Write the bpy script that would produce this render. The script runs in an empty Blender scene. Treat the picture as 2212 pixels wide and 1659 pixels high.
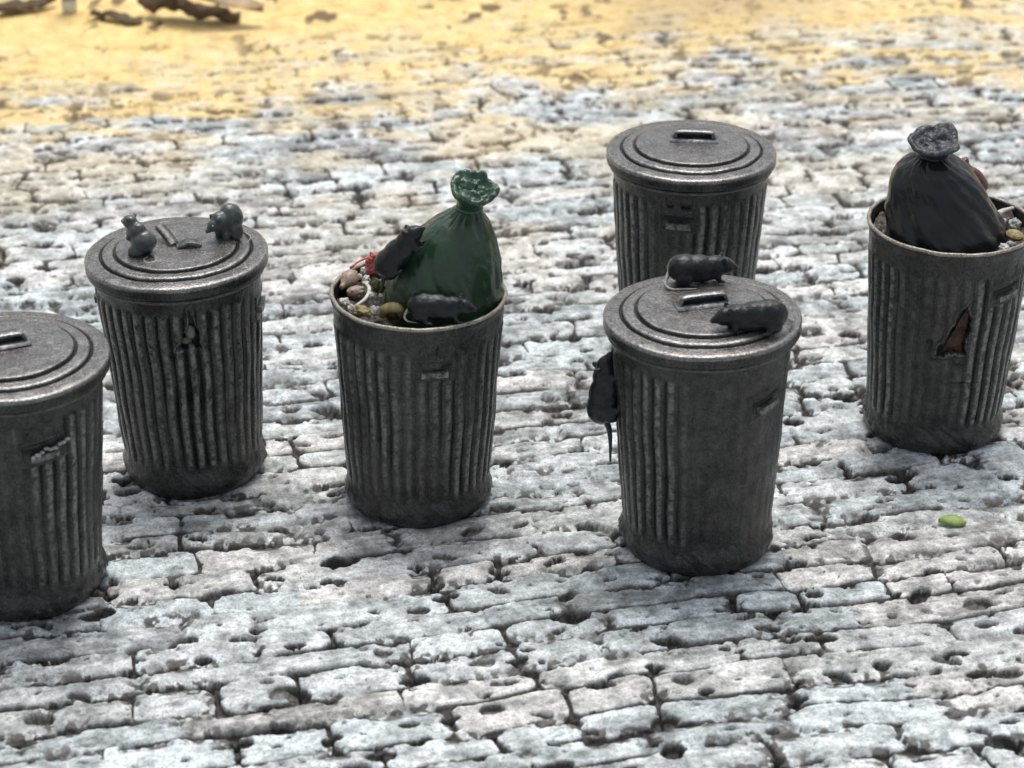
import bpy, bmesh, math, random
import numpy as np
from mathutils import Vector, Matrix, Euler

C = bpy.context.scene
COL = C.collection
R = math.radians
# ------------------------------------------------------------------ camera
CAM_H, PITCH, FPX = 3.3646, 0.4765, 5041.0          # FPX: focal length for a picture 2212 px wide
cam_d = bpy.data.cameras.new('camera')
cam = bpy.data.objects.new('camera', cam_d); COL.objects.link(cam)
cam.location = (0, 0, CAM_H); cam.rotation_euler = (math.pi/2 - PITCH, 0, 0)
cam_d.sensor_width = 36; cam_d.lens = FPX/2212*36
cam_d.clip_start = .05; cam_d.clip_end = 200
cam_d.dof.use_dof = True; cam_d.dof.focus_distance = 6.55; cam_d.dof.aperture_fstop = 2.2
C.camera = cam
# ------------------------------------------------------------------ light
SUN_EL, SUN_AZ = R(71), R(6)                        # azimuth from +Y (beyond the cans) towards +X
w = bpy.data.worlds.new('World'); C.world = w; w.use_nodes = True
nt = w.node_tree; nt.nodes.clear()
sky = nt.nodes.new('ShaderNodeTexSky'); sky.sky_type = 'NISHITA'; sky.sun_disc = False
sky.sun_elevation = SUN_EL; sky.sun_rotation = SUN_AZ; sky.dust_density = 4.0; sky.air_density = 1.0
hs = nt.nodes.new('ShaderNodeHueSaturation'); hs.inputs['Saturation'].default_value = .38
bg = nt.nodes.new('ShaderNodeBackground'); bg.inputs['Strength'].default_value = .13
ow = nt.nodes.new('ShaderNodeOutputWorld')
nt.links.new(sky.outputs[0], hs.inputs['Color']); nt.links.new(hs.outputs[0], bg.inputs[0]); nt.links.new(bg.outputs[0], ow.inputs[0])
sd = bpy.data.lights.new('sun', 'SUN'); sd.energy = 1.5; sd.angle = R(18); sd.color = (1, .97, .93)
sun = bpy.data.objects.new('sun', sd); COL.objects.link(sun)
sdir = Vector((math.sin(SUN_AZ)*math.cos(SUN_EL), math.cos(SUN_AZ)*math.cos(SUN_EL), math.sin(SUN_EL)))
sun.rotation_euler = sdir.to_track_quat('Z', 'Y').to_euler()
C.view_settings.view_transform = 'Standard'; C.view_settings.look = 'None'
C.view_settings.gamma = 1; C.view_settings.use_curve_mapping = False
C.view_settings.exposure = 0.2

# ------------------------------------------------------------------ helpers
def spot(px, py, z):
    """world point at height z seen at px,py of the 2212 px wide photo"""
    a = (px-1106)/FPX; b = (py-829.5)/FPX
    dy = math.cos(PITCH) - b*math.sin(PITCH); dz = -math.sin(PITCH) - b*math.cos(PITCH)
    t = (z-CAM_H)/dz
    return Vector((a*t, dy*t, z))

def lattice(seed, n=256):
    return np.random.RandomState(seed).rand(n, n)
_L = {}
def vnoise(x, y, seed):
    if seed not in _L: _L[seed] = lattice(seed)
    g = _L[seed]; n = g.shape[0]
    xi = np.floor(x).astype(int); yi = np.floor(y).astype(int)
    fx = x-xi; fy = y-yi; fx = fx*fx*(3-2*fx); fy = fy*fy*(3-2*fy)
    a = g[xi % n, yi % n]; b = g[(xi+1) % n, yi % n]; c = g[xi % n, (yi+1) % n]; d = g[(xi+1) % n, (yi+1) % n]
    return (a*(1-fx)+b*fx)*(1-fy) + (c*(1-fx)+d*fx)*fy
def fbm(x, y, seed, o=4):
    s = 0; a = .5; t = 0
    for k in range(o):
        s = s + a*vnoise(x*2**k+17.3*k, y*2**k+5.1*k, seed+k); t += a; a *= .55
    return s/t
def sstep(a, b, x):
    t = np.clip((x-a)/(b-a), 0, 1); return t*t*(3-2*t)

def fast_mesh(name, co, quads, mats, smooth=True, attrs=None):
    me = bpy.data.meshes.new(name)
    co = np.asarray(co, dtype=np.float32); quads = np.asarray(quads, dtype=np.int32)
    me.vertices.add(len(co)); me.vertices.foreach_set('co', co.ravel())
    k = quads.shape[1]
    me.loops.add(quads.size); me.loops.foreach_set('vertex_index', quads.ravel())
    me.polygons.add(len(quads)); me.polygons.foreach_set('loop_start', np.arange(0, quads.size, k, dtype=np.int32))
    me.update(calc_edges=True); me.validate()
    if smooth: me.polygons.foreach_set('use_smooth', np.ones(len(me.polygons), dtype=bool))
    for m in mats: me.materials.append(m)
    for an, av in (attrs or {}).items():
        a = me.attributes.new(an, 'FLOAT', 'POINT'); a.data.foreach_set('value', np.asarray(av, dtype=np.float32).ravel())
    me.update()
    return me
def grid_quads(nu, nv, wrap_u):
    """verts index = v*nu + u ; wrap in u"""
    u = np.arange(nu if wrap_u else nu-1); v = np.arange(nv-1)
    U, V = np.meshgrid(u, v); U2 = (U+1) % nu
    return np.stack([V*nu+U, V*nu+U2, (V+1)*nu+U2, (V+1)*nu+U], -1).reshape(-1, 4)
def link(name, me, parent=None, loc=None, rot=None):
    o = bpy.data.objects.new(name, me); COL.objects.link(o)
    if parent: o.parent = parent
    if loc is not None: o.location = loc
    if rot is not None: o.rotation_euler = rot
    return o
def tag(o, label, cat, group=None, kind=None):
    if label: o['label'] = label
    if cat: o['category'] = cat
    if group: o['group'] = group
    if kind: o['kind'] = kind
    return o
def thing(name, label, cat, loc=(0, 0, 0), rot=(0, 0, 0), group=None):
    o = bpy.data.objects.new(name, None); COL.objects.link(o); o.empty_display_size = .05
    o.location = loc; o.rotation_euler = rot
    return tag(o, label, cat, group)
def from_bm(name, bm, mat, parent=None, smooth=True, loc=None, rot=None):
    bmesh.ops.recalc_face_normals(bm, faces=bm.faces)
    me = bpy.data.meshes.new(name); bm.to_mesh(me); bm.free()
    if smooth:
        for p in me.polygons: p.use_smooth = True
    me.materials.append(mat)
    return link(name, me, parent, loc, rot)
def tube_bm(bm, pts, rad, seg=10, flat=1.0):
    pts = [Vector(p) for p in pts]; n = len(pts); rings = []
    up = Vector((0, 0, 1))
    for i, p in enumerate(pts):
        t = (pts[min(i+1, n-1)]-pts[max(i-1, 0)]).normalized()
        s = t.cross(up)
        s = s.normalized() if s.length > 1e-3 else Vector((1, 0, 0))
        q = s.cross(t).normalized(); r = rad[i] if hasattr(rad, '__len__') else rad
        rings.append([bm.verts.new(p+s*math.cos(a)*r+q*math.sin(a)*r*flat) for a in [2*math.pi*k/seg for k in range(seg)]])
    for a, b in zip(rings, rings[1:]):
        for k in range(seg): bm.faces.new((a[k], a[(k+1) % seg], b[(k+1) % seg], b[k]))
    bm.faces.new(rings[0]); bm.faces.new(rings[-1][::-1])
def spline(pts, n):
    pts = [Vector(p) for p in pts]; P = [pts[0]*2-pts[1]]+pts+[pts[-1]*2-pts[-2]]; out = []
    m = len(pts)-1
    for i in range(n):
        s = i/(n-1)*m; k = min(int(s), m-1); t = s-k; a, b, c, d = P[k:k+4]
        out.append(.5*((2*b)+(c-a)*t+(2*a-5*b+4*c-d)*t*t+(3*b-3*c+d-a)*t**3))
    return out
def ell(bm, c, r, rot=(0, 0, 0), sub=3):
    M = Matrix.Translation(c) @ Euler(rot).to_matrix().to_4x4() @ Matrix.Diagonal((r[0], r[1], r[2], 1))
    bmesh.ops.create_icosphere(bm, subdivisions=sub, radius=1, matrix=M)
def fuse(bm, voxel, it=6, noise=0, seed=0):
    """one continuous skin round all shapes in bm"""
    me = bpy.data.meshes.new('tmp'); bm.to_mesh(me); bm.free()
    o = bpy.data.objects.new('tmp', me); COL.objects.link(o)
    m = o.modifiers.new('r', 'REMESH'); m.mode = 'VOXEL'; m.voxel_size = voxel
    s = o.modifiers.new('s', 'SMOOTH'); s.iterations = it; s.factor = .5
    dg = bpy.context.evaluated_depsgraph_get()
    out = bpy.data.meshes.new_from_object(o.evaluated_get(dg))
    bpy.data.objects.remove(o); bpy.data.meshes.remove(me)
    if noise:
        from mathutils import noise as N
        for v in out.vertices:
            v.co += v.normal*noise*N.noise(v.co*45+Vector((seed, seed, 0)))
    for p in out.polygons: p.use_smooth = True
    return out

# ------------------------------------------------------------------ materials
def mat(name):
    m = bpy.data.materials.new(name); m.use_nodes = True
    n = m.node_tree.nodes; b = n['Principled BSDF']
    return m, m.node_tree, n, m.node_tree.links, b
def ramp(n, stops):
    r = n.new('ShaderNodeValToRGB'); e = r.color_ramp.elements
    while len(e) > 1: e.remove(e[-1])
    e[0].position = stops[0][0]; e[0].color = (*stops[0][1], 1)
    for p, c in stops[1:]:
        q = e.new(p); q.color = (*c, 1)
    return r
def mixc(n, L, fac, a, b, mode='MIX'):
    x = n.new('ShaderNodeMix'); x.data_type = 'RGBA'; x.blend_type = mode
    for i, v in ((0, fac), (6, a), (7, b)):
        if hasattr(v, 'links'): L.new(v, x.inputs[i])
        else: x.inputs[i].default_value = v if i == 0 else (*v, 1)
    return x.outputs[2]
def noise(n, L, scale, detail=5, rough=.6, vec=None):
    t = n.new('ShaderNodeTexNoise'); t.inputs['Scale'].default_value = scale
    t.inputs['Detail'].default_value = detail; t.inputs['Roughness'].default_value = rough
    if vec is None:
        tc = n.new('ShaderNodeTexCoord'); vec = tc.outputs['Object']
    L.new(vec, t.inputs['Vector']); return t.outputs['Fac']
def bump(n, L, h, dist, strength, prev=None):
    b = n.new('ShaderNodeBump'); b.inputs['Distance'].default_value = dist; b.inputs['Strength'].default_value = strength
    L.new(h, b.inputs['Height'])
    if prev: L.new(prev, b.inputs['Normal'])
    return b.outputs[0]

def metal(name, dark, mid, edge, rough=(.34, .6), metallic=.35, wear_glint=(.53, .62), rust=.12):
    m, t, n, L, b = mat(name)
    a = noise(n, L, 22, 8, .7); r = ramp(n, [(.3, dark), (.7, mid)]); L.new(a, r.inputs[0])
    f = noise(n, L, 170, 4, .7); rf = ramp(n, [(.33, (.35, .35, .35)), (.5, (.95, .95, .94)), (.72, (1.9, 1.87, 1.82))]); L.new(f, rf.inputs[0])
    c = mixc(n, L, 1.0, r.outputs[0], rf.outputs[0], 'MULTIPLY')
    ru = noise(n, L, 9, 6, .75); rr = ramp(n, [(.56, (0, 0, 0)), (.72, (rust*3,)*3)]); L.new(ru, rr.inputs[0])
    c = mixc(n, L, rr.outputs[0], c, (.075, .05, .036))
    g = n.new('ShaderNodeNewGeometry'); rp = ramp(n, [(wear_glint[0], (0, 0, 0)), (wear_glint[1], (1, 1, 1))]); L.new(g.outputs['Pointiness'], rp.inputs[0])
    wn = noise(n, L, 60, 4, .7); rw = ramp(n, [(.38, (0, 0, 0)), (.6, (.75, .75, .75))]); L.new(wn, rw.inputs[0])
    k = mixc(n, L, 1.0, rp.outputs[0], rw.outputs[0], 'MULTIPLY')
    c = mixc(n, L, k, c, edge)
    at = n.new('ShaderNodeAttribute'); at.attribute_name = 'wear_glint'
    k2 = mixc(n, L, 1.0, at.outputs['Color'], rw.outputs[0], 'MULTIPLY'); c = mixc(n, L, k2, c, edge)  # lightens crests and lid edges: worn paint plus painted highlights
    ad = n.new('ShaderNodeAttribute'); ad.attribute_name = 'dark_mask'; c = mixc(n, L, ad.outputs['Fac'], c, (.003, .003, .0035))  # blends to near-black where the attribute is high
    L.new(c, b.inputs['Base Color']); b.inputs['Metallic'].default_value = metallic
    rg = ramp(n, [(.3, (rough[0],)*3), (.7, (rough[1],)*3)]); L.new(noise(n, L, 40, 6, .7), rg.inputs[0])
    L.new(rg.outputs[0], b.inputs['Roughness'])
    nb = bump(n, L, f, .004, .35); nb = bump(n, L, a, .006, .25, nb); L.new(nb, b.inputs['Normal'])
    return m
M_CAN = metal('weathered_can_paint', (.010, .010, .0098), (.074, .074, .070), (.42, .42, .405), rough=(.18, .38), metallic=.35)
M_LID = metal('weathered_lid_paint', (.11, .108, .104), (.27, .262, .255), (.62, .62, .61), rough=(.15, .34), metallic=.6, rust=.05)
M_STRAP = metal('worn_strap_metal', (.12, .12, .12), (.24, .24, .24), (.6, .6, .6), rough=(.13, .28), metallic=.7, rust=.02)
M_RIM = metal('worn_rim_metal', (.2, .18, .14), (.42, .39, .33), (.7, .68, .62), rough=(.25, .5), metallic=.4, rust=.05)
M_BEAD = metal('bead_metal', (.05, .048, .044), (.13, .125, .118), (.35, .35, .34), rough=(.3, .55), metallic=.4)

def paint(name, c1, c2, rough=.45, scale=30, bmp=.3, coat=0, edge=None, dist=.004, spec=.5):
    m, t, n, L, b = mat(name)
    a = noise(n, L, scale, 6, .65); r = ramp(n, [(.3, c1), (.7, c2)]); L.new(a, r.inputs[0]); c = r.outputs[0]
    if edge:
        g = n.new('ShaderNodeNewGeometry'); rp = ramp(n, [(.52, (0, 0, 0)), (.6, (.8, .8, .8))]); L.new(g.outputs['Pointiness'], rp.inputs[0])
        c = mixc(n, L, rp.outputs[0], c, edge)
    L.new(c, b.inputs['Base Color']); b.inputs['Roughness'].default_value = rough
    b.inputs['Specular IOR Level'].default_value = spec
    b.inputs['Coat Weight'].default_value = coat; b.inputs['Coat Roughness'].default_value = .2
    L.new(bump(n, L, noise(n, L, scale*5, 4, .6), dist, bmp), b.inputs['Normal'])
    return m
M_RAT = paint('dark_rat_paint', (.005, .007, .008), (.013, .017, .018), .24, 40, .5, .12, (.06, .07, .07), spec=.35)
M_RATG = paint('grey_rat_paint', (.028, .038, .036), (.075, .094, .086), .32, 40, .5, .35, (.2, .23, .22))
M_TAIL = paint('rat_tail_paint', (.16, .15, .145), (.42, .40, .39), .3, 60)
M_EYE = paint('rat_eye_paint', (.3, .3, .28), (.5, .5, .48), .2, 60)
M_GREEN = paint('green_bag_paint', (.009, .033, .014), (.020, .062, .026), .34, 14, .5, .4, (.06, .15, .08))
M_GREENTOP = paint('green_knot_paint', (.010, .04, .018), (.028, .095, .045), .28, 30, .6, .3, (.35, .5, .4))
M_BLACK = paint('black_bag_paint', (.007, .008, .009), (.020, .022, .023), .34, 14, .4, .2, (.06, .065, .07), spec=.3)
M_BLACKTOP = paint('drybrushed_knot_paint', (.010, .012, .015), (.05, .055, .065), .25, 42, .8, .2, (.26, .28, .31))
M_HOLE_SHADE = paint('hollow_shade', (.004, .004, .004), (.012, .01, .009), .7, 20)  # near-black paint standing for shade in handle gaps, slots and the tear
M_RUST = paint('rusty_scrap', (.03, .014, .008), (.12, .055, .03), .6, 40, .8)
M_PALETEAR = paint('pale_and_rusty_scrap', (.02, .012, .008), (.30, .29, .27), .5, 26, .8)
M_HEAP = paint('dark_rubbish', (.008, .006, .008), (.11, .085, .06), .5, 45, 1.0, .2, (.2, .17, .12))
M_BONE = paint('bone_white_paint', (.42, .38, .33), (.78, .75, .7), .4, 40, .5)
M_TAN = paint('tan_meat_paint', (.2, .12, .08), (.52, .40, .31), .4, 40, .5, .2)
M_YEL = paint('yellow_crust_paint', (.16, .11, .03), (.5, .42, .2), .5, 50, .8)
M_RED = paint('red_paint', (.42, .04, .04), (.8, .26, .22), .45, 50, .7)
M_BROWN = paint('brown_glass_paint', (.045, .009, .005), (.16, .035, .02), .25, 20, .4, .5)
M_WHITE = paint('white_paint', (.6, .6, .6), (.85, .85, .85), .5, 20)
M_LIME = paint('lime_leaf', (.20, .30, .06), (.42, .54, .16), .5, 30, .6)
M_WOOD = paint('dead_wood', (.05, .035, .02), (.24, .16, .085), .7, 12, 1.0, dist=.02)
M_LEAF = paint('dry_leaf', (.25, .16, .07), (.62, .44, .24), .6, 12, .8)
M_CHIP = paint('pale_chips', (.2, .2, .19), (.6, .6, .58), .5, 60, .8)
M_OLIVE = paint('olive_scrap', (.05, .06, .02), (.16, .18, .07), .5, 60, .8)

# cobbles
def cobble_mat():
    m, t, n, L, b = mat('painted_cobbles')
    def att(k):
        a = n.new('ShaderNodeAttribute'); a.attribute_name = k; return a.outputs['Fac']
    tone, dirt, sand, tanp = att('tone'), att('dirt'), att('sand'), att('tanpatch')
    r = ramp(n, [(.1, (.30, .30, .295)), (.33, (.42, .43, .425)), (.5, (.575, .58, .575)), (.64, (.66, .655, .645)), (.85, (.86, .87, .87))]); L.new(tone, r.inputs[0])
    tr = ramp(n, [(.1, (.88, .96, .985)), (.5, (.93, .98, .98)), (.9, (.985, .975, .955))]); L.new(att('tint'), tr.inputs[0])
    tinted = mixc(n, L, 1.0, r.outputs[0], tr.outputs[0], 'MULTIPLY')
    f = noise(n, L, 55, 8, .75); rf = ramp(n, [(.3, (.45, .45, .45)), (.5, (.95, .95, .95)), (.7, (1.3, 1.3, 1.28))]); L.new(f, rf.inputs[0])
    c = mixc(n, L, 1.0, tinted, rf.outputs[0], 'MULTIPLY')
    s = noise(n, L, 160, 5, .8); rs = ramp(n, [(.34, (.36, .36, .36)), (.47, (1, 1, 1)), (.72, (1.3, 1.3, 1.3))]); L.new(s, rs.inputs[0])
    c = mixc(n, L, 1.0, c, rs.outputs[0], 'MULTIPLY')
    sc = ramp(n, [(.3, (.46, .31, .11)), (.44, (.80, .57, .21)), (.58, (.92, .71, .30)), (.75, (.97, .85, .50))]); L.new(noise(n, L, 9, 7, .72), sc.inputs[0])
    c = mixc(n, L, sand, c, sc.outputs[0])
    tc_ = ramp(n, [(.3, (.26, .17, .075)), (.7, (.62, .46, .25))]); L.new(noise(n, L, 26, 6, .8), tc_.inputs[0])
    c = mixc(n, L, tanp, c, tc_.outputs[0])
    dc = ramp(n, [(.3, (.008, .008, .008)), (.8, (.12, .11, .10))]); L.new(noise(n, L, 70, 6, .7), dc.inputs[0])
    gc = ramp(n, [(.3, (.05, .05, .048)), (.5, (.15, .146, .138)), (.72, (.34, .335, .32))]); L.new(noise(n, L, 60, 6, .8), gc.inputs[0])
    gs = mixc(n, L, sand, gc.outputs[0], (.42, .30, .12)); ds = mixc(n, L, sand, dc.outputs[0], (.20, .13, .05))
    r1 = ramp(n, [(.10, (0, 0, 0)), (.34, (1, 1, 1))]); L.new(dirt, r1.inputs[0]); c = mixc(n, L, r1.outputs[0], c, gs)
    r2 = ramp(n, [(.42, (0, 0, 0)), (.7, (1, 1, 1))]); L.new(dirt, r2.inputs[0]); c = mixc(n, L, r2.outputs[0], c, ds)
    L.new(c, b.inputs['Base Color']); b.inputs['Roughness'].default_value = .62
    b.inputs['Specular IOR Level'].default_value = .35
    nb = bump(n, L, f, .007, .35); nb = bump(n, L, s, .005, .35, nb); L.new(nb, b.inputs['Normal'])
    return m

# ------------------------------------------------------------------ ground
def ground_height(X, Y):
    a = R(13); U = X*math.cos(a)+Y*math.sin(a); V = -X*math.sin(a)+Y*math.cos(a)
    V = V + .035*(fbm(U*1.3, V*1.3, 3)-.5)*2 + .012*(fbm(U*7, V*7, 9, 3)-.5)*2
    U = U + .03*(fbm(U*6+50, V*6, 21, 3)-.5)*2
    rng = np.random.RandomState(11)
    vb = np.cumsum(rng.uniform(.085, .133, 700)) - 16
    row = np.clip(np.searchsorted(vb, V.ravel()).reshape(V.shape), 1, 598)
    v0 = vb[row-1]; v1 = vb[row]; wv = v1-v0
    K = 330; ub = np.cumsum(rng.uniform(.17, .38, (600, K)), axis=1) - 35
    flat = (ub + (np.arange(600)*1000)[:, None]).ravel()
    idx = np.searchsorted(flat, (np.clip(U, -34, 34) + row*1000.0).ravel()).reshape(U.shape)
    idx = np.clip(idx, 1, len(flat)-1)
    u0 = flat[idx-1]-row*1000.0; u1 = flat[idx]-row*1000.0
    sid = idx
    h1 = ((sid*2654435761) % 4093)/4093.; h2 = ((sid*40503+77) % 4091)/4091.; h3 = ((sid*69069+5) % 4079)/4079.
    # rounded rectangle distance
    cu = (u0+u1)/2; cv = (v0+v1)/2; hu = (u1-u0)/2; hv = wv/2
    rc = .016+.030*h1*h1
    open_ = sstep(.38, .50, fbm(U*4.2, V*9.5, 55, 3))              # 0 filled joint, 1 open
    vert = sstep(-.012, .012, (np.abs(U-cu)-hu)-(np.abs(V-cv)-hv))
    open_ = open_*(1-vert*(1-.9*(h2 > .42)))
    gap = .001+.0040*open_
    qx = np.abs(U-cu)-(hu-gap*1.2)+rc; qy = np.abs(V-cv)-(hv-gap)+rc
    d = -(np.sqrt(np.maximum(qx, 0)**2+np.maximum(qy, 0)**2)+np.minimum(np.maximum(qx, qy), 0)-rc)   # >0 inside
    nz = fbm(X*24, Y*24, 41, 5)-.5
    d = d + .011*nz + .0015
    depth = .0025+.0135*open_
    prof = sstep(-.002, .0035, d)
    top = (h1-.5)*.009 + (h2-.5)*.006*(V-cv)/hv + (h3-.5)*.007*(U-cu)/hu
    top = top + .002*sstep(0, .012, d)
    Z = top*prof - depth*(1-prof)
    streak = fbm(U*12, V*70, 61, 4)-.5
    Z += .0028*nz + .0030*streak*.8 + .0034*(fbm(X*85, Y*85, 66, 2)-.5)
    # low chipped edges of some stones
    chip = sstep(.52, .62, fbm(X*9, Y*12, 71, 4)) * sstep(.05, .0, d)
    Z -= chip*.013
    dirt = (1-prof)*(.20+.80*open_) + chip*.62*sstep(.4, .6, fbm(X*50, Y*50, 73, 3))
    pit = np.zeros_like(Z); pd = np.zeros_like(Z)
    inn = fbm(X*30, Y*22, 91, 4)
    def crater(dx, dy, rr, el, m_, dp, dk):
        sft = 1-np.sqrt((dx/rr)**2+(dy/(rr*el))**2)+.5*(inn-.5)
        m = sstep(-.03, .16, sft)*m_
        ring = np.exp(-((sft-.16)/.16)**2)
        return m*dp*(.6+.8*np.clip(sft, 0, 1)), m*np.clip(.42+.62*ring*dk+.5*(dk-.7), .3, 1)
    for layer, (cs, prob, r0, r1, dp) in enumerate([(.15, .86, .015, .042, .036), (.08, .55, .006, .013, .022), (.36, .62, .030, .055, .034)]):
        g1 = np.random.RandomState(100+layer).rand(256, 256, 6)
        wx = X + .016*(fbm(X*16, Y*16, 81, 3)-.5)*2; wy = Y + .012*(fbm(X*16+9, Y*16, 85, 3)-.5)*2
        ci = np.floor(wx/cs).astype(int); cj = np.floor(wy/cs).astype(int)
        for di in (-1, 0, 1):
            for dj in (-1, 0, 1):
                q = g1[(ci+di) % 256, (cj+dj) % 256]
                px = (ci+di+.1+.8*q[..., 0])*cs; py = (cj+dj+.1+.8*q[..., 1])*cs
                rr = r0+(r1-r0)*q[..., 2]**1.6; el = .32+.36*q[..., 4]; ca = (q[..., 3]-.3)*.9
                dx = wx-px; dy = wy-py
                A, B = crater(dx*np.cos(ca)+dy*np.sin(ca), -dx*np.sin(ca)+dy*np.cos(ca), rr, el, q[..., 5] < prob, dp, .45+.55*((q[..., 3]*53) % 1))
                pit = np.maximum(pit, A); pd = np.maximum(pd, B)
    bias = .62+.38*sstep(.05, .0, d)
    pit = pit*bias; pd = pd*bias
    # hollows where two stones of a row meet
    for side in (0, 1):
        b_ = idx+side; k1 = ((b_*7919) % 997)/997.; k2 = ((b_*104729) % 991)/991.; k3 = ((b_*1299709) % 983)/983.
        bx = np.where(side == 0, u0, u1); rr = .014+.034*k2**1.5
        A, B = crater(U-bx+.01*(k3-.5), V-(cv+hv*(k3*1.9-.95)), rr, .38+.4*k1, k1 < .58, .030, .65+.35*k3)
        pit = np.maximum(pit, A); pd = np.maximum(pd, B)
    Z -= pit*(.5+1.0*inn)
    dirt = np.maximum(dirt, np.clip(pd*(1.25-.9*(inn-.3)), 0, 1))
    tone = .30*h2+.40*fbm(X*6, Y*8, 95, 4)+.22*fbm(X*1.7, Y*1.7, 99, 3)+.7*streak+1.3*nz+.07
    return Z, np.clip(dirt, 0, 1), np.clip(tone, 0, 1), h3

def build_ground():
    nx, ny = 1180, 1150
    # fine in the middle, ever coarser outwards
    s = np.linspace(-1, 1, nx)
    ys_f = 3.7/(1-np.linspace(0, 1, ny-130)*(1-3.7/11.8))
    ys = np.concatenate([np.linspace(-6, 3.6, 50), ys_f, 11.8+np.cumsum(np.linspace(.03, .42, 80))])
    S, Y = np.meshgrid(s, ys)
    hw = .30*np.clip(Y, 3.7, 12)+.1
    sa = np.abs(S); core = .9
    X = np.sign(S)*np.where(sa < core, sa/core*hw, hw+((sa-core)/(1-core))**2*14)
    Z, dirt, tone, tint = ground_height(X, Y)
    fine = (1-sstep(0, .12, sa-core))*sstep(3.3, 3.7, Y)*(1-sstep(12, 14, Y))
    Z = Z*(.15+.85*fine)
    # the sand scattered beyond a slanting, ragged edge
    edge = Y - (9.15 + .24*X) + .9*(fbm(X*.9+3, Y*1.2, 111, 4)-.5)*2
    sn = sstep(-1.5, 1.7, edge); ng = .25+.75*sstep(.2, .8, fbm(X*4.2, Y*8.5, 121, 6))-.15
    sand = sstep(-.12, .50, sn*1.25-ng*1.0); sand = sand*np.maximum(sn**2, .62+.38*sstep(.35, .6, fbm(X*6, Y*9, 125, 4)))
    faint = .42*sstep(-2.2, .2, edge)*sstep(.40, .62, fbm(X*1.6+9, Y*2.2, 131, 4))
    sand = np.clip(np.maximum(sand*(.55+.45*sn), faint), 0, 1)
    Z = Z*(1-.85*sand*sn) + .006*sand*(fbm(X*30, Y*30, 141, 3)-.3)
    dirt = dirt*(1-.86*sand*sn); spk = sand*sstep(.62, .70, fbm(X*10, Y*7, 161, 5))*sstep(.3, .55, fbm(X*2, Y*2, 165, 3)); dirt = np.maximum(dirt, spk*.9)
    tp = sstep(.0, .9, 1-np.sqrt(((X-.85-(Y-10)*.15)/1.1)**2+((Y-10.9)/1.5)**2))*sstep(.35, .6, fbm(X*3, Y*3, 151, 4)+.1)
    co = np.stack([X, Y, Z], -1).reshape(-1, 3)
    me = fast_mesh('ground', co, grid_quads(nx, ny, False), [cobble_mat()], True,
                   {'tint': tint, 'tone': tone, 'dirt': dirt, 'sand': sand, 'tanpatch': tp*.8})
    o = link('ground', me); o['kind'] = 'structure'
build_ground()

# ------------------------------------------------------------------ dustbins
H = .681
def revolve(prof, n, name, mats, wob=None):
    prof = np.array(prof); th = np.linspace(0, 2*np.pi, n, endpoint=False)
    T, Rr = np.meshgrid(th, prof[:, 0]); Zz = np.repeat(prof[:, 1][:, None], n, 1)
    if wob is not None: Rr, Zz = wob(T, Rr, Zz)
    co = np.stack([Rr*np.sin(T), -Rr*np.cos(T), Zz], -1).reshape(-1, 3)
    return fast_mesh(name, co, grid_quads(n, len(prof), True), mats)
def dens(prof, step):
    out = []
    for (a, b), (c, d) in zip(prof, prof[1:]):
        k = max(1, int(math.hypot(c-a, d-b)/step))
        out += [(a+(c-a)*i/k, b+(d-b)*i/k) for i in range(k)]
    return out+[prof[-1]]
def wrap(a): return (a+np.pi) % (2*np.pi)-np.pi
def tri_sd(px, py, P):
    """signed distance (negative inside) to a convex polygon with corners in anticlockwise order"""
    d = np.full(px.shape, -9.)
    for (x0, y0), (x1, y1) in zip(P, P[1:]+P[:1]):
        ex, ey = x1-x0, y1-y0; l = math.hypot(ex, ey)
        d = np.maximum(d, ((px-x0)*ey-(py-y0)*ex)/l)
    return d
def body_radius(z): return .1985+(.240-.1985)*np.clip((z-.06)/(H-.06), 0, 1)
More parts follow.
